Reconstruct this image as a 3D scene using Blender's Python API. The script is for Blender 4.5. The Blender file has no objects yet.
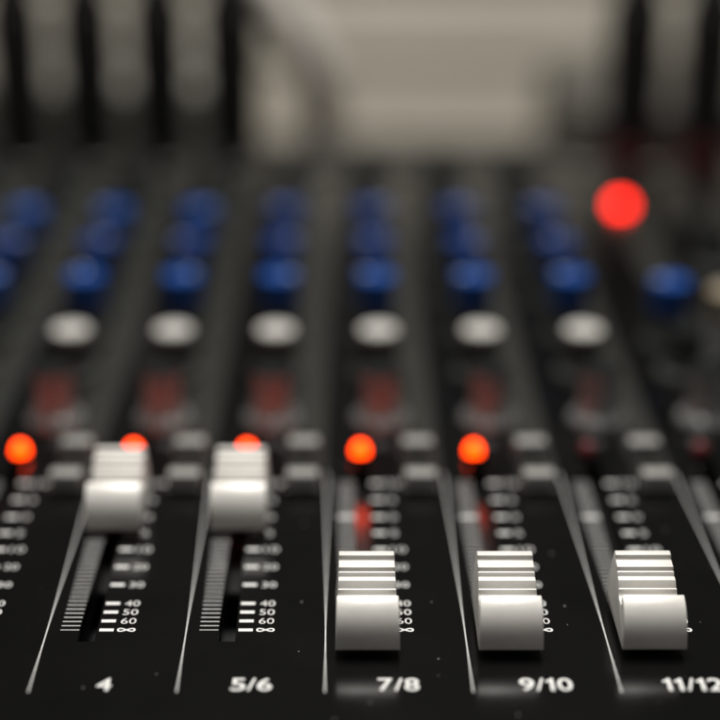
import bpy, bmesh, math, random
from mathutils import Vector, Matrix

random.seed(7)
S = 0.001                       # everything below is written in millimetres
sc = bpy.context.scene
C = sc.collection
R = math.radians

# ------------------------------------------------------------------ camera
cam_d = bpy.data.cameras.new('camera')
cam = bpy.data.objects.new('camera', cam_d)
C.objects.link(cam)
cam.location = (0, 0, 156 * S)
cam.rotation_euler = (R(90 - 21.36), 0, 0)
cam_d.sensor_width = 36
cam_d.lens = 85
cam_d.shift_x = 25 / 720
cam_d.shift_y = 0.0038
cam_d.clip_start = 0.01
cam_d.clip_end = 20
cam_d.dof.use_dof = True
cam_d.dof.focus_distance = 303.5 * S
cam_d.dof.aperture_fstop = 4.6
sc.camera = cam

# ------------------------------------------------------------------ light
world = bpy.data.worlds.new('World')
sc.world = world
world.use_nodes = True
bg = world.node_tree.nodes['Background']
bg.inputs[0].default_value = (0.90, 0.86, 0.82, 1)
bg.inputs[1].default_value = 0.11


def area(name, loc, target, size, size_y, power, col, spread=180):
    d = bpy.data.lights.new(name, 'AREA')
    d.shape = 'RECTANGLE'
    d.spread = R(spread)
    d.size, d.size_y, d.energy, d.color = size * S, size_y * S, power, col
    o = bpy.data.objects.new(name, d)
    C.objects.link(o)
    o.location = Vector(loc) * S
    o.rotation_euler = (Vector(target) * S - o.location).to_track_quat('-Z', 'Y').to_euler()
    return o


area('ceiling_lamp', (25, 520, 900), (10, 310, 0), 340, 300, 14.5, (1.0, 0.97, 0.92))
area('wall_fill', (60, 640, 430), (60, 905, -40), 900, 90, 0.62, (1.0, 0.98, 0.95), 85)  # added fill that brightens the pale wall, no real lamp there

sc.view_settings.view_transform = 'Standard'
sc.view_settings.look = 'None'
sc.view_settings.exposure = 0
sc.view_settings.gamma = 1
sc.cycles.use_denoising = True
sc.cycles.use_adaptive_sampling = False
sc.cycles.sample_clamp_indirect = 4

# ------------------------------------------------------------------ materials


def mat(name, col, rough=0.5, metal=0.0, spec=0.5, noise=0.0, nscale=400, bump=0.0, bscale=3000,
        emit=None, estr=0.0, coat=0.0):
    m = bpy.data.materials.new(name)
    m.use_nodes = True
    nt = m.node_tree
    p = nt.nodes['Principled BSDF']
    p.inputs['Base Color'].default_value = (*col, 1)
    p.inputs['Roughness'].default_value = rough
    p.inputs['Metallic'].default_value = metal
    p.inputs['Specular IOR Level'].default_value = spec
    p.inputs['Coat Weight'].default_value = coat
    tc = nt.nodes.new('ShaderNodeTexCoord')
    if noise:
        n = nt.nodes.new('ShaderNodeTexNoise')
        n.inputs['Scale'].default_value = nscale
        n.inputs['Detail'].default_value = 4
        nt.links.new(tc.outputs['Object'], n.inputs['Vector'])
        mx = nt.nodes.new('ShaderNodeMixRGB')
        mx.inputs[1].default_value = (*[c * (1 - noise) for c in col], 1)
        mx.inputs[2].default_value = (*[min(1, c * (1 + noise)) for c in col], 1)
        nt.links.new(n.outputs['Fac'], mx.inputs[0])
        nt.links.new(mx.outputs[0], p.inputs['Base Color'])
        mr = nt.nodes.new('ShaderNodeMapRange')
        mr.inputs['To Min'].default_value = max(0.02, rough - 0.08)
        mr.inputs['To Max'].default_value = rough + 0.08
        nt.links.new(n.outputs['Fac'], mr.inputs['Value'])
        nt.links.new(mr.outputs[0], p.inputs['Roughness'])
    if bump:
        n2 = nt.nodes.new('ShaderNodeTexNoise')
        n2.inputs['Scale'].default_value = bscale
        n2.inputs['Detail'].default_value = 3
        nt.links.new(tc.outputs['Object'], n2.inputs['Vector'])
        b = nt.nodes.new('ShaderNodeBump')
        b.inputs['Strength'].default_value = bump
        b.inputs['Distance'].default_value = 0.00012
        nt.links.new(n2.outputs['Fac'], b.inputs['Height'])
        nt.links.new(b.outputs[0], p.inputs['Normal'])
    if emit:
        p.inputs['Emission Color'].default_value = (*emit, 1)
        p.inputs['Emission Strength'].default_value = estr
    return m


def panel_mat():
    """black semi-gloss painted steel with dust specks"""
    m = mat('black_panel_paint', (0.002, 0.002, 0.0022), 0.12, spec=0.5, bump=0.05, bscale=5200)
    nt = m.node_tree
    p = nt.nodes['Principled BSDF']
    tc = nt.nodes.new('ShaderNodeTexCoord')
    v = nt.nodes.new('ShaderNodeTexVoronoi')
    v.voronoi_dimensions = '2D'
    v.inputs['Scale'].default_value = 165
    v.inputs['Randomness'].default_value = 1
    nt.links.new(tc.outputs['Object'], v.inputs['Vector'])
    # only some cells carry a speck, each of its own size
    sep = nt.nodes.new('ShaderNodeSeparateColor')
    nt.links.new(v.outputs['Color'], sep.inputs[0])
    size = nt.nodes.new('ShaderNodeMapRange')
    size.inputs['From Min'].default_value = 0.86
    size.inputs['From Max'].default_value = 1.0
    size.inputs['To Min'].default_value = 0.0
    size.inputs['To Max'].default_value = 0.034
    nt.links.new(sep.outputs[0], size.inputs['Value'])
    lt = nt.nodes.new('ShaderNodeMath')
    lt.operation = 'LESS_THAN'
    nt.links.new(v.outputs['Distance'], lt.inputs[0])
    nt.links.new(size.outputs[0], lt.inputs[1])
    n = nt.nodes.new('ShaderNodeTexNoise')
    n.inputs['Scale'].default_value = 60
    n.inputs['Detail'].default_value = 6
    nt.links.new(tc.outputs['Object'], n.inputs['Vector'])
    base = nt.nodes.new('ShaderNodeMixRGB')
    base.inputs[1].default_value = (0.0012, 0.0012, 0.0013, 1)
    base.inputs[2].default_value = (0.0030, 0.0030, 0.0030, 1)
    nt.links.new(n.outputs['Fac'], base.inputs[0])
    mx = nt.nodes.new('ShaderNodeMixRGB')
    mx.inputs[2].default_value = (0.22, 0.21, 0.19, 1)
    nt.links.new(lt.outputs[0], mx.inputs[0])
    nt.links.new(base.outputs[0], mx.inputs[1])
    nt.links.new(mx.outputs[0], p.inputs['Base Color'])
    mr = nt.nodes.new('ShaderNodeMapRange')
    mr.inputs['To Min'].default_value = 0.11
    mr.inputs['To Max'].default_value = 0.19
    nt.links.new(n.outputs['Fac'], mr.inputs['Value'])
    nt.links.new(mr.outputs[0], p.inputs['Roughness'])
    return m


def scuff(m, lo, hi):
    """fine lengthwise scratches and finger smears in the gloss"""
    nt = m.node_tree
    p = nt.nodes['Principled BSDF']
    tc = nt.nodes.new('ShaderNodeTexCoord')
    mp = nt.nodes.new('ShaderNodeMapping')
    mp.inputs['Scale'].default_value = (130, 3800, 3800)
    nt.links.new(tc.outputs['Object'], mp.inputs[0])
    n = nt.nodes.new('ShaderNodeTexNoise')
    n.inputs['Scale'].default_value = 1
    n.inputs['Detail'].default_value = 3
    nt.links.new(mp.outputs[0], n.inputs['Vector'])
    n2 = nt.nodes.new('ShaderNodeTexNoise')
    n2.inputs['Scale'].default_value = 260
    n2.inputs['Detail'].default_value = 5
    nt.links.new(tc.outputs['Object'], n2.inputs['Vector'])
    ad = nt.nodes.new('ShaderNodeMath')
    ad.operation = 'MULTIPLY'
    nt.links.new(n.outputs['Fac'], ad.inputs[0])
    nt.links.new(n2.outputs['Fac'], ad.inputs[1])
    mr = nt.nodes.new('ShaderNodeMapRange')
    mr.inputs['From Min'].default_value = 0.1
    mr.inputs['From Max'].default_value = 0.42
    mr.inputs['To Min'].default_value = lo
    mr.inputs['To Max'].default_value = hi
    nt.links.new(ad.outputs[0], mr.inputs['Value'])
    nt.links.new(mr.outputs[0], p.inputs['Roughness'])


M = {
    'panel': panel_mat(),
    'body': mat('black_metal_case', (0.012, 0.012, 0.013), 0.45, bump=0.2),
    'slot': mat('slot_dark', (0.002, 0.002, 0.002), 0.6, spec=0.1),
    'rail': mat('steel_rail', (0.27, 0.27, 0.27), 0.24, metal=1.0),
    'print': mat('white_print', (0.68, 0.68, 0.66), 0.5, noise=0.10, nscale=1500),
    'print_fine': mat('fine_white_print', (0.50, 0.50, 0.49), 0.5, noise=0.2, nscale=900),
    'print_dim': mat('worn_white_print', (0.40, 0.40, 0.39), 0.5, noise=0.4, nscale=900),
    'grey_print': mat('dark_grey_print', (0.026, 0.026, 0.023), 0.2, noise=0.1, nscale=120),
    'cap': mat('silver_white_plastic', (0.70, 0.68, 0.645), 0.42, metal=0.1, noise=0.05, nscale=700, bump=0.35, bscale=6500),
    'stem': mat('black_stem', (0.01, 0.01, 0.01), 0.4),
    'knob': mat('dark_grey_knob', (0.25, 0.255, 0.25), 0.26, metal=0.5, spec=0.8, noise=0.15, nscale=300, bump=0.15),
    'matt_knob': mat('matt_dark_knob', (0.045, 0.047, 0.044), 0.6, spec=0.2),
    'knob_top': mat('matt_dark_knob_top', (0.009, 0.010, 0.010), 0.7, spec=0.05),
    'blue': mat('blue_knob_cap', (0.007, 0.055, 0.25), 0.6, spec=0.2, noise=0.12, nscale=300),
    'dimmed': mat('dimmed_blue_knob_cap', (0.009, 0.036, 0.165), 0.6, spec=0.2, noise=0.12, nscale=300),  # blue cap with the dimmer light put into its colour
    'white': mat('off_white_knob_cap', (0.50, 0.485, 0.455), 0.45, noise=0.06, nscale=300),
    'cream': mat('cream_knob_cap', (0.24, 0.195, 0.135), 0.45, noise=0.08, nscale=300),
    'button': mat('grey_button', (0.26, 0.255, 0.245), 0.45, noise=0.08, nscale=400),
    'led_on': mat('lit_red_lens', (0.4, 0.02, 0.002), 0.25, emit=(1.0, 0.044, 0.0004), estr=9),
    'led_far': mat('lit_power_lens', (0.6, 0.03, 0.02), 0.25, emit=(1.0, 0.019, 0.008), estr=13),
    'led_off': mat('unlit_red_lens', (0.13, 0.012, 0.014), 0.2),
    'plug': mat('black_plug_rubber', (0.006, 0.006, 0.006), 0.5, spec=0.3, bump=0.2),
    'cable': mat('black_cable', (0.012, 0.012, 0.012), 0.55, spec=0.3),
    'red_band': mat('red_plug_ring', (0.07, 0.012, 0.010), 0.5),
    'socket': mat('socket_metal', (0.10, 0.095, 0.085), 0.4, metal=0.6, noise=0.2, nscale=300),
    'grey_cable': mat('pale_grey_cable', (0.54, 0.51, 0.47), 0.5, noise=0.08, nscale=120),
    'case': mat('dark_brown_grey_case', (0.20, 0.19, 0.165), 0.6, noise=0.2, nscale=60, bump=0.3),
    'dark_case': mat('dark_case_paint', (0.05, 0.046, 0.038), 0.6, noise=0.2, nscale=60, bump=0.3),
    'desk': mat('brown_desk', (0.11, 0.085, 0.06), 0.45, noise=0.3, nscale=25),
    'dark_wall': mat('added_dark_wall', (0.008, 0.0078, 0.007), 0.8, noise=0.1, nscale=14),
    'wall': mat('warm_grey_wall', (0.40, 0.375, 0.32), 0.75, noise=0.10, nscale=14, bump=0.3, bscale=600),
}

scuff(M['cap'], 0.30, 0.55)

# ------------------------------------------------------------------ helpers


def link(name, bm, m, parent=None, smooth=False, mats=None):
    bmesh.ops.recalc_face_normals(bm, faces=bm.faces)
    me = bpy.data.meshes.new(name)
    if smooth:
        for f in bm.faces:
            f.smooth = True
    bm.to_mesh(me)
    bm.free()
    for x in (mats or [m]):
        me.materials.append(x)
    if smooth:
        me.set_sharp_from_angle(angle=R(38))
    o = bpy.data.objects.new(name, me)
    C.objects.link(o)
    if parent is not None:
        o.parent = parent
    return o


def tag(o, label=None, cat=None, group=None, kind=None):
    if label:
        o['label'] = label
    if cat:
        o['category'] = cat
    if group:
        o['group'] = group
    if kind:
        o['kind'] = kind
    return o


def empty(name, loc=(0, 0, 0)):
    o = bpy.data.objects.new(name, None)
    o.empty_display_size = 0.01
    o.location = Vector(loc) * S
    C.objects.link(o)
    return o


def box(bm, x0, x1, y0, y1, z0, z1, bev=0, seg=2):
    vs = [bm.verts.new((x * S, y * S, z * S)) for x in (x0, x1) for y in (y0, y1) for z in (z0, z1)]
    fs = [(0, 1, 3, 2), (4, 6, 7, 5), (0, 4, 5, 1), (2, 3, 7, 6), (0, 2, 6, 4), (1, 5, 7, 3)]
    faces = [bm.faces.new([vs[i] for i in f]) for f in fs]
    if bev:
        es = set(e for f in faces for e in f.edges)
        bmesh.ops.bevel(bm, geom=list(es), offset=bev * S, segments=seg, affect='EDGES', profile=0.5)


def quad(bm, x0, x1, y0, y1, z):
    return bm.faces.new([bm.verts.new((x * S, y * S, z * S)) for x, y in ((x0, y0), (x1, y0), (x1, y1), (x0, y1))])


def lathe(bm, prof, cx=0, cy=0, cz=0, n=40, rib=0.0, ribs=0, rib_z=(0, 0)):
    """revolve (radius, z) pairs; ribs cut grip flutes between rib_z heights"""
    rings = []
    for r, z in prof:
        if r <= 1e-6:
            rings.append([bm.verts.new((cx * S, cy * S, (cz + z) * S))])
            continue
        ring = []
        for i in range(n):
            a = 2 * math.pi * i / n
            rr = r
            if ribs and rib_z[0] <= z <= rib_z[1]:
                rr = r - rib * (0.5 + 0.5 * math.cos(ribs * a)) ** 3
            ring.append(bm.verts.new(((cx + rr * math.cos(a)) * S, (cy + rr * math.sin(a)) * S, (cz + z) * S)))
        rings.append(ring)
    for a, b in zip(rings, rings[1:]):
        for i in range(n):
            j = (i + 1) % n
            if len(a) == 1 and len(b) == 1:
                continue
            if len(a) == 1:
                bm.faces.new((a[0], b[i], b[j]))
            elif len(b) == 1:
                bm.faces.new((a[i], a[j], b[0]))
            else:
                bm.faces.new((a[i], a[j], b[j], b[i]))


def tube(bm, pts, rad, n=16, sub=8):
    """round tube along a Catmull-Rom path; rad may be a list per point"""
    P = [Vector(p) for p in pts]
    rl = rad if isinstance(rad, (list, tuple)) else [rad] * len(P)
    path, rs = [], []
    for i in range(len(P) - 1):
        p0, p1, p2, p3 = P[max(i - 1, 0)], P[i], P[i + 1], P[min(i + 2, len(P) - 1)]
        for k in range(sub):
            t = k / sub
            path.append(0.5 * ((2 * p1) + (p2 - p0) * t + (2 * p0 - 5 * p1 + 4 * p2 - p3) * t * t
                               + (3 * p1 - p0 - 3 * p2 + p3) * t ** 3))
            rs.append(rl[i] * (1 - t) + rl[i + 1] * t)
    path.append(P[-1])
    rs.append(rl[-1])
    up = Vector((0, 1, 0.01)).normalized()
    prev = None
    for i, p in enumerate(path):
        d = (path[min(i + 1, len(path) - 1)] - path[max(i - 1, 0)]).normalized()
        u = (up - d * up.dot(d)).normalized()
        up = u
        w = d.cross(u)
        ring = [bm.verts.new((p + (u * math.cos(2 * math.pi * k / n) + w * math.sin(2 * math.pi * k / n)) * rs[i]) * S)
                for k in range(n)]
        if prev:
            for k in range(n):
                bm.faces.new((prev[k], prev[(k + 1) % n], ring[(k + 1) % n], ring[k]))
        else:
            bm.faces.new(ring[::-1])
        prev = ring
    bm.faces.new(prev)


def text_into(bm, s, cx, cy, w, h, z, bold=0.0, shear=0.0, thick=0.0):
    """flat lettering centred on (cx, cy), fitted to w x h mm"""
    cu = bpy.data.curves.new('t', 'FONT')
    cu.body = s
    cu.offset = bold
    cu.shear = shear
    cu.resolution_u = 4
    o = bpy.data.objects.new('t', cu)
    C.objects.link(o)
    bpy.context.view_layer.update()
    me = bpy.data.meshes.new_from_object(o.evaluated_get(bpy.context.evaluated_depsgraph_get()))
    xs = [v.co.x for v in me.vertices]
    ys = [v.co.y for v in me.vertices]
    sx, sy = w / (max(xs) - min(xs)), h / (max(ys) - min(ys))
    mx, my = (max(xs) + min(xs)) / 2, (max(ys) + min(ys)) / 2
    vs = [bm.verts.new(((cx + (v.co.x - mx) * sx) * S, (cy + (v.co.y - my) * sy) * S, z * S)) for v in me.vertices]
    for p in me.polygons:
        try:
            bm.faces.new([vs[i] for i in p.vertices])
        except ValueError:
            pass
    bpy.data.objects.remove(o)
    bpy.data.curves.remove(cu)
    bpy.data.meshes.remove(me)


def copy_tree(o, parent=None):
    c = o.copy()
    C.objects.link(c)
    c.parent = parent
    for ch in list(o.children):
        copy_tree(ch, c)
    return c


# ------------------------------------------------------------------ the setting
bm = bmesh.new()
for k in range(4):                                      # boards with shadow gaps between them
    z0 = -75 + k * 46
    box(bm, -900, 900, 905, 925, z0 + 4, z0 + 43, 2)
box(bm, -900, 900, 912, 935, -75, 110)
tag(link('wall', bm, M['wall']), 'pale wall of horizontal boards behind the mixing console', kind='structure')
bm = bmesh.new()
box(bm, -900, 900, 920, 935, 110.2, 900)  # added out of view so the glossy panel reflects dark
tag(link('added_upper_wall', bm, M['dark_wall']), 'unseen dark upper wall added to darken reflections in the console panel', kind='structure')

bm = bmesh.new()
box(bm, -900, 900, 60, 904, -95, -75)
tag(link('table_surface', bm, M['desk']), 'brown tabletop under the mixing console', kind='structure')

# ------------------------------------------------------------------ the mixing console
PITCH = 25.0
LINES = [-126.7 + PITCH * i for i in range(10)]          # left edge of each channel strip
SLOT = 7.4                                               # fader slot, from the strip's left edge
Y_BOT, Y_TOP = 263.0, 339.0
X0, X1, YF, YR = -140.0, 150.0, 222.0, 614.0
console = empty('mixing_console', (0, 0, 0))
tag(console, 'black audio mixing console with silver faders, blue knobs and glowing red lamps', 'mixing console')

# faceplate with the fader slots cut through it
bm = bmesh.new()
HW = 1.55
quad(bm, X0, X1, YF, Y_BOT, 0)
quad(bm, X0, X1, Y_TOP, YR, 0)
xs = [X0]
for l in LINES:
    xs += [l + SLOT - HW, l + SLOT + HW]
xs.append(X1)
for a, b in zip(xs[0::2], xs[1::2]):
    quad(bm, a, b, Y_BOT, Y_TOP, 0)
T = -1.2                                                 # sheet thickness seen at slot edges
for l in LINES:
    a, b = l + SLOT - HW, l + SLOT + HW
    for (p, q) in (((a, Y_BOT), (a, Y_TOP)), ((b, Y_BOT), (b, Y_TOP)), ((a, Y_BOT), (b, Y_BOT)), ((a, Y_TOP), (b, Y_TOP))):
        bm.faces.new([bm.verts.new((x * S, y * S, z * S)) for x, y, z in
                      ((*p, 0), (*q, 0), (*q, T), (*p, T))])
# rolled front edge
pr = [(YF, 0), (YF - 2.5, -0.6), (YF - 4.5, -2.2), (YF - 5.5, -4.5), (YF - 5.5, -9)]
for (ya, za), (yb, zb) in zip(pr, pr[1:]):
    bm.faces.new([bm.verts.new((x * S, y * S, z * S)) for x, y, z in ((X0, ya, za), (X1, ya, za), (X1, yb, zb), (X0, yb, zb))])
bmesh.ops.remove_doubles(bm, verts=bm.verts, dist=1e-7)
link('faceplate', bm, M['panel'], console)

bm = bmesh.new()
box(bm, X0 - 6, X1 + 6, YF - 4, YR + 6, -74.9, -14, 1.5)
box(bm, X0 - 6, X0 - 0.2, YF - 4, YR + 6, -13.9, 3, 1.2)
box(bm, X1 + 0.2, X1 + 6, YF - 4, YR + 6, -13.9, 3, 1.2)
box(bm, X0 - 0.1, X1 + 0.1, YR + 0.2, YR + 6, -13.9, 1.5, 0.8)
link('case', bm, M['body'], console)

# printed divider lines between the strips
for l in LINES[:]:
    bm = bmesh.new()
    n = 14
    y0, y1, w = 246.4, 333.0, 0.15
    vs = []
    for i in range(n + 1):                               # rounded near end
        a = math.pi + math.pi * i / n
        vs.append(bm.verts.new(((l + w * math.cos(a)) * S, (y0 + w + w * math.sin(a)) * S, 0.03 * S)))
    vs += [bm.verts.new(((l + w) * S, y1 * S, 0.03 * S)), bm.verts.new(((l - w) * S, y1 * S, 0.03 * S))]
    bm.faces.new(vs)
    link('divider_line', bm, M['print_dim'], console)

# printed grey band to the right of each knob row
bm = bmesh.new()
quad(bm, 16.6, 24.7, 334.0, 576.0, 0.03)
band0 = link('grey_band', bm, M['grey_print'], console)
for i, l in enumerate(LINES):
    o = band0 if i == 0 else copy_tree(band0, console)
    o.location.x = l * S

# fader scales
MARKS = [(267.0, 'inf'), (270.2, '60'), (273.4, '50'), (276.6, '40'), (283.7, '30'), (290.8, '20'), (298.0, '10'),
         (305.0, '5'), (312.2, '0'), (320.2, '5'), (328.2, '10')]


def scale_mesh():
    bm = bmesh.new()
    k = 0
    y = 267.0
    while y < 329:
        quad(bm, 2.35, 5.75, y - 0.13, y + 0.13, 0.03).material_index = 1   # fine ruled ladder left of the slot
        y += 1.5
    quad(bm, 2.35, 5.75, 311.5, 312.9, 0.045).material_index = 1            # unity bar
    for y, t in MARKS:
        quad(bm, 9.35, 11.95, y - 0.5, y + 0.5, 0.03)
        if t == 'inf':
            n = 48
            a, b = [], []
            for i in range(n):
                u = 2 * math.pi * i / n
                px, py = 14.2 + 1.5 * math.cos(u), y + 0.5 * math.sin(2 * u)
                dx, dy = -1.5 * math.sin(u), 1.0 * math.cos(2 * u)
                L = math.hypot(dx, dy)
                ox, oy = -dy / L * 0.19, dx / L * 0.19
                a.append(bm.verts.new(((px + ox) * S, (py + oy) * S, (0.03 + 0.0006 * i) * S)))
                b.append(bm.verts.new(((px - ox) * S, (py - oy) * S, (0.03 + 0.0006 * i) * S)))
            for i in range(n):
                j = (i + 1) % n
                bm.faces.new((a[i], a[j], b[j], b[i]))
        else:
            w = 2.75 if len(t) == 2 else 1.3
            text_into(bm, t, 12.9 + w / 2, y, w, 2.0, 0.03, bold=-0.006)
    return bm


sm = scale_mesh()
scale0 = link('fader_scale', sm, None, console, mats=[M['print'], M['print_fine']])
scales = [scale0] + [copy_tree(scale0, console) for _ in range(len(LINES) - 1)]
for o, l in zip(scales, LINES):
    o.location.x = l * S

# channel numbers
def number_into(bm, t, cx, cy, h):
    wid = {'1': 1.75, '/': 1.5}
    tot = sum(wid.get(c, 2.55) for c in t) + 0.22 * (len(t) - 1)
    x = cx - tot / 2
    for c in t:
        w = wid.get(c, 2.55)
        if c == '1':                                     # a flagged one: stem and slanted flag
            sw, xr = 0.68, x + w - 0.35
            pts = [(xr - sw, -h / 2), (xr, -h / 2), (xr, h / 2), (xr - 0.5, h / 2), (xr - 0.68, h / 2 - 0.42), (xr - 1.35, h / 2 - 0.72),
                   (xr - 1.35, h / 2 - 1.3), (xr - sw, h / 2 - 1.12)]
            bm.faces.new([bm.verts.new((px * S, (cy + py) * S, 0.03 * S)) for px, py in pts])
        else:
            text_into(bm, c, x + w / 2, cy, w, h, 0.03, bold=0.010)
        x += w + 0.22


for i, t in ((3, '4'), (4, '5/6'), (5, '7/8'), (6, '9/10'), (7, '11/12')):
    bm = bmesh.new()
    number_into(bm, t, LINES[i] + 12.5, 248.9, 3.9)
    tag(link('channel_number', bm, M['print'], console), 'white printed number ' + t)


# faders -----------------------------------------------------------------
def fader_cap():
    prof = [(0.2, 1.5), (0.0, 1.75)]
    for i in range(0, 15):                               # rounded front face
        t = R(80 * i / 14)
        prof.append((5.6 * (1 - math.cos(t)), 2.0 + 7.9 * math.sin(t)))
    prof += [(4.85, 9.62), (5.15, 8.7), (5.6, 7.5), (6.4, 6.9), (8.4, 6.9)]
    y, z = 9.1, 7.3                                     # stepped finger rest rising to the rear edge
    prof.append((y, z))
    for kind, d in (('m', 0.55), ('r', 0.5), ('t', 0.36), ('n', 0), ('m', 1.25), ('t', 1.1), ('n', 0), ('m', 0.62), ('t', 0.32), ('n', 0), ('r', 0.62), ('t', 2.0),
                    ('n', 0), ('t', 0.15), ('r', 0.72), ('t', 1.15)):
        if kind == 'm':                                  # sloping face
            y, z = y + d * 0.52, z + d * 0.85
        elif kind == 't':                                # tread
            y, z = y + d * 0.98, z + d * 0.17
        elif kind == 'r':                                # riser
            y, z = y + d * 0.12, z + d
        else:                                            # groove
            prof += [(y + 0.06, z - 0.28), (y + 0.26, z - 0.26)]
            y = y + 0.32
        prof.append((y, z))
    prof += [(y + 0.4, z - 0.15), (y + 1.0, z - 1.6), (19.0, 7.2), (19.5, 3.2), (19.6, 1.9), (19.45, 1.5)]
    n = len(prof)
    P = [Vector(p) for p in prof]
    inn = []
    for i, p in enumerate(P):                            # outline pulled in a little for softened side edges
        d = (P[(i + 1) % n] - P[i - 1]).normalized()
        inn.append(p + Vector((d.y, -d.x)) * 0.16)
    bm = bmesh.new()
    rows = []
    for (y, z), (yi, zi) in zip(prof, inn):
        w = (11.4 - 0.06 * z) / 2 if y < 5.4 else (11.25 - 0.105 * z) / 2
        rows.append([bm.verts.new((x * S, (yy - 9.6) * S, zz * S)) for x, yy, zz in
                     ((-w, yi, zi), (-w + 0.05, yi * 0.3 + y * 0.7, zi * 0.3 + z * 0.7), (-w + 0.16, y, z),
                      (w - 0.16, y, z), (w - 0.05, yi * 0.3 + y * 0.7, zi * 0.3 + z * 0.7), (w, yi, zi))])
    for i in range(n):
        a, c = rows[i], rows[(i + 1) % n]
        for k in range(5):
            bm.faces.new((a[k], a[k + 1], c[k + 1], c[k]))
    bm.faces.new([r[0] for r in rows])
    bm.faces.new([r[5] for r in rows][::-1])
    return bm


f0 = link('fader', fader_cap(), M['cap'], console, smooth=True)
bm = bmesh.new()
box(bm, -0.6, 0.6, -2.6, 2.6, -12, 1.49)
box(bm, -1.25, 1.25, -3.2, 3.2, -5, -3.2, 0.3)
link('fader_stem', bm, M['stem'], f0)
LEVEL = {0: 267, 1: 267, 2: 267, 3: 313, 4: 313, 5: 267, 6: 267, 7: 267.2, 8: 267, 9: 267}
faders = [f0] + [copy_tree(f0, console) for _ in range(len(LINES) - 1)]
for i, (o, l) in enumerate(zip(faders, LINES)):
    o.location = ((l + SLOT) * S, LEVEL[i] * S, 0)
    if i in (3, 4):
        tag(o, 'silver fader pushed up to the middle of its slot')

# slot interiors: dark trough with a polished rail at the bottom
bm = bmesh.new()
D = -6.2
for (x0, x1, y0, y1, z0, z1) in ((-2.4, -1.8, Y_BOT - 4, Y_TOP + 8, D - 1, T - 0.05), (1.8, 2.4, Y_BOT - 4, Y_TOP + 8, D - 1, T - 0.05),
                                 (-1.8, 1.8, Y_TOP + 8, Y_TOP + 9, D - 1, T - 0.05), (-1.8, 1.8, Y_BOT - 5, Y_BOT - 4, D - 1, T - 0.05)):
    box(bm, x0, x1, y0, y1, z0, z1)
tr0 = link('fader_track', bm, M['slot'], console)
bm = bmesh.new()
box(bm, -1.7, 1.7, 292, Y_TOP + 7.9, D - 1, D)
link('rail', bm, M['rail'], tr0)
for i, l in enumerate(LINES):
    o = tr0 if i == 0 else copy_tree(tr0, console)
    o.location.x = (l + SLOT) * S


# channel lamps ----------------------------------------------------------
def lamp_mesh(r, z):
    bm = bmesh.new()
    prof = [(r, 0.02), (r, z * 0.35)] + [(r * math.cos(R(a)), z * 0.35 + (z * 0.65) * math.sin(R(a))) for a in (20, 40, 60, 78)] + [(0, z)]
    lathe(bm, prof, n=28)
    return bm


lit = link('indicator_lamp', lamp_mesh(1.75, 3.5), M['led_on'], console, smooth=True)
bm = bmesh.new()
lathe(bm, [(1.85, 0.02), (1.85, 0.7), (2.1, 0.9), (2.3, 0.7), (2.4, 0.02)], n=28)
link('bezel', bm, M['slot'], lit, smooth=True)
for i, l in enumerate(LINES):
    o = lit if i == 0 else copy_tree(lit, console)
    o.location = ((l + 7.3) * S, 342.3 * S, 0)
    if i in (7, 8, 9):
        if i == 7:
            off = o.data.copy()
            off.materials[0] = M['led_off']
        o.data = off
        tag(o, 'unlit dark red indicator lamp')
    else:
        tag(o, 'glowing red indicator lamp')

# push buttons -----------------------------------------------------------
bm = bmesh.new()
box(bm, -3.3, 3.3, -1.9, 1.9, 0.3, 4.0, 0.5, 3)
b0 = link('push_button', bm, M['button'], console, smooth=True)
bm = bmesh.new()
box(bm, -3.9, 3.9, -2.5, 2.5, 0.02, 0.9, 0.25)
link('button_frame', bm, M['stem'], b0)
first = True
for l in LINES[:9]:
    for y in (326.0, 342.5):
        o = b0 if first else copy_tree(b0, console)
        first = False
        o.location = ((l + 19.8) * S, y * S, 0)


# rotary knobs -----------------------------------------------------------
def make_knob(capmat, r=4.7, body='knob', h=13.0, skirt=6.6, capped=True, capdown=0.6):
    bm = bmesh.new()
    lathe(bm, [(skirt, 0.3), (skirt, 1.5), (skirt - 0.5, 2.3), (r + 0.6, 3.0), (r + 0.45, 3.6), (r + 0.1, h * 0.6), (r, h - capdown - 0.02), (0, h - capdown - 0.02)],
          n=72, rib=0.35, ribs=18, rib_z=(3.5, h - 0.3))
    k = link('rotary_knob', bm, M[body], console, smooth=True)
    bm = bmesh.new()
    lathe(bm, [(r - 0.05, h - capdown), (r - 0.05, h - 0.45), (r - 0.35, h - 0.1), (r - 0.9, h), (r * 0.5, h - 0.12), (0, h - 0.2)], n=48)
    link('knob_cap', bm, capmat, k, smooth=True)
    if capmat is M['knob_top']:
        return k
    bm = bmesh.new()
    box(bm, -0.35, 0.35, r * 0.25, r - 0.7, h - 0.05, h + 0.12)
    link('pointer_line', bm, M['print'], k)
    return k


KX = 12.3
protos = {
    'dark': make_knob(M['knob_top'], r=4.5, h=14.0, skirt=6.8),
    'rear': make_knob(M['knob_top'], r=4.5, h=13.0, skirt=6.6, body='matt_knob'),
    'white': make_knob(M['white'], r=4.6, body='matt_knob', h=13.0, capdown=1.6),
    'blue': make_knob(M['blue'], r=4.9, body='matt_knob', h=18, capdown=15.0),
    'dimmed': make_knob(M['dimmed'], r=5.0, body='matt_knob', h=18.5, capdown=15.5),
    'cream': make_knob(M['cream'], r=5.6, h=15.0, capdown=11.0),
}
used = set()
NAMES = {'dark': None, 'rear': None, 'white': 'dark knob with an off white top', 'blue': 'knob with a bright blue cap',
         'dimmed': 'knob with a dimmed blue cap', 'cream': 'knob with a cream cap'}


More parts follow.
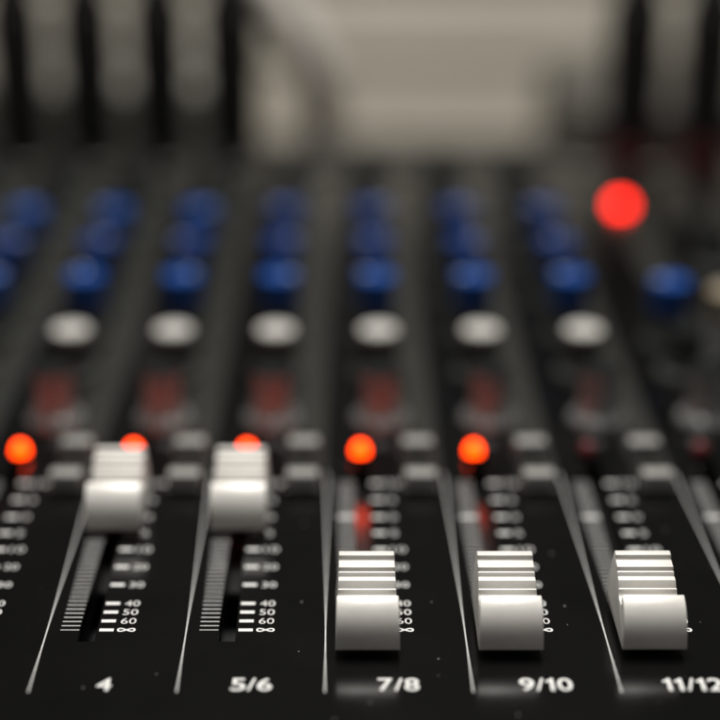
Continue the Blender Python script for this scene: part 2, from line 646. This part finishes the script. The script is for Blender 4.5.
def place_knob(kind, x, y, turn):
    o = protos[kind]
    if kind in used:
        o = copy_tree(o, console)
    used.add(kind)
    o.location = (x * S, y * S, 0)
    o.rotation_euler.z = turn
    if NAMES[kind]:
        o['label'] = NAMES[kind]


for i, l in enumerate(LINES):
    rows = [('dark', 361), ('white', 389), ('blue', 416), ('dimmed', 444), ('blue', 477), ('rear', 508), ('rear', 532), ('rear', 560)]
    if i == 8:
        rows = [('dark', 361), ('rear', 389), ('blue', 411)]
    if i == 9:
        rows = [('dark', 361), ('rear', 389), ('rear', 472)]
    if 4 <= i <= 7:
        rows[4] = ('dimmed', 477)  # weaker light on these rear blue knobs, put into the cap colour
    for kind, y in rows:
        place_knob(kind, l + KX, y, random.uniform(-1.9, 1.9))
place_knob('cream', 101.5, 412, 0.4)

# power lamp at the far right
pl = link('indicator_lamp', lamp_mesh(2.4, 2.4), M['led_far'], console, smooth=True)
pl.location = (94.0 * S, 540 * S, 0)
tag(pl, 'bright red power lamp at the far right of the panel')

# rear sockets
bm = bmesh.new()
lathe(bm, [(11.2, 0.02), (11.2, 1.6), (10.4, 2.2), (8.9, 2.2), (8.6, 1.6), (8.6, 0.3), (0, 0.3)], n=40)
s0 = link('rear_socket', bm, M['socket'], console, smooth=True)
for i, l in enumerate(LINES):
    o = s0 if i == 0 else copy_tree(s0, console)
    o.location = ((l + 15.2) * S, 593 * S, 0)


# ------------------------------------------------------------------ plugs standing in the rear sockets
def make_plug(bend, ring=None):
    root = empty('cable_plug')
    bm = bmesh.new()
    lathe(bm, [(0, 0.4), (8.0, 0.4), (8.0, 6), (9.6, 6.5), (10.2, 53), (9.8, 56), (8.8, 58), (0, 58)], n=40)
    link('plug_body', bm, M['plug'], root, smooth=True)
    bm = bmesh.new()
    prof = [(8.6, 58.05)]
    for k in range(6):
        z = 58.6 + k * 2.8
        r = 8.6 - k * 0.7
        prof += [(r, z), (r, z + 1.7), (r - 0.7, z + 1.9), (r - 0.7, z + 2.6)]
    prof += [(3.2, 76), (0, 76)]
    lathe(bm, prof, n=32)
    link('strain_relief', bm, M['plug'], root, smooth=True)
    bm = bmesh.new()
    tube(bm, [(0, 0, 75.5), (bend * 0.1, 1, 90), (bend * 0.4, 8, 118), (bend * 1.5, 30, 152), (bend * 6, 60, 165),
              (bend * 14, 85, 120), (bend * 19, 95, 20), (bend * 20, 100, -71), (bend * 22, 150, -72)], 3.0, n=14)
    link('cable', bm, M['cable'], root, smooth=True)
    bm = bmesh.new()
    lathe(bm, [(8.05, 1.5), (8.5, 1.6), (8.5, 5.4), (8.05, 5.6)] if ring is None else [(8.05, 0.9), (10.1, 1.0), (10.1, 9.4), (9.5, 9.6)], n=40)
    link('plug_ring', bm, ring or M['socket'], root, smooth=True)
    return root


g = 'black cable plugs along the rear edge of the console'
PL = ['black cable plug standing upright, leftmost of the row of four at rear left',
      'black cable plug, second from the left in the rear left row of four',
      'black cable plug, third from the left in the rear left row of four',
      'black cable plug, rightmost of the rear left four, beside the pale grey cable']
for i, (bend, lab) in enumerate(zip((-15, -14.6, -14.8, -15.2), PL)):
    o = make_plug(bend)
    o.location = ((LINES[i] + 15.2) * S, 593 * S, 0)
    tag(o, lab, 'cable plug', g)
for x, bend, lab in ((105.0, 14, 'black cable plug with red ring standing just behind the bright red lamp'),
                     (131.2, 14.5, 'black cable plug with red ring at the right rear edge of the console')):
    o = make_plug(bend, M['red_band'])
    o.location = (x * S, 593 * S, 0)
    tag(o, lab, 'cable plug', g)

# pale cable arching behind the console
bm = bmesh.new()
tube(bm, [(-5, 700, -66), (-5, 692, -7), (-8, 686, 15), (-22, 682, 41), (-48, 682, 66), (-100, 700, 92), (-200, 760, 92),
          (-330, 790, 40), (-400, 790, -66)], 8.5, n=20)
tag(link('grey_cable', bm, M['grey_cable'], smooth=True), 'thick pale grey cable arching up behind the console, right of four black plugs', 'cable')

# low cases behind the rear edge
bm = bmesh.new()
box(bm, -230, -42, 655, 760, -74.9, 16, 4, 3)
tag(link('equipment_case', bm, M['case']), 'low grey box behind the row of four black plugs at left', 'case')
bm = bmesh.new()
box(bm, 92, 260, 655, 760, -74.9, 8, 4, 3)
tag(link('equipment_case', bm, M['dark_case']), 'low dark box behind the two red ringed plugs at right', 'case')
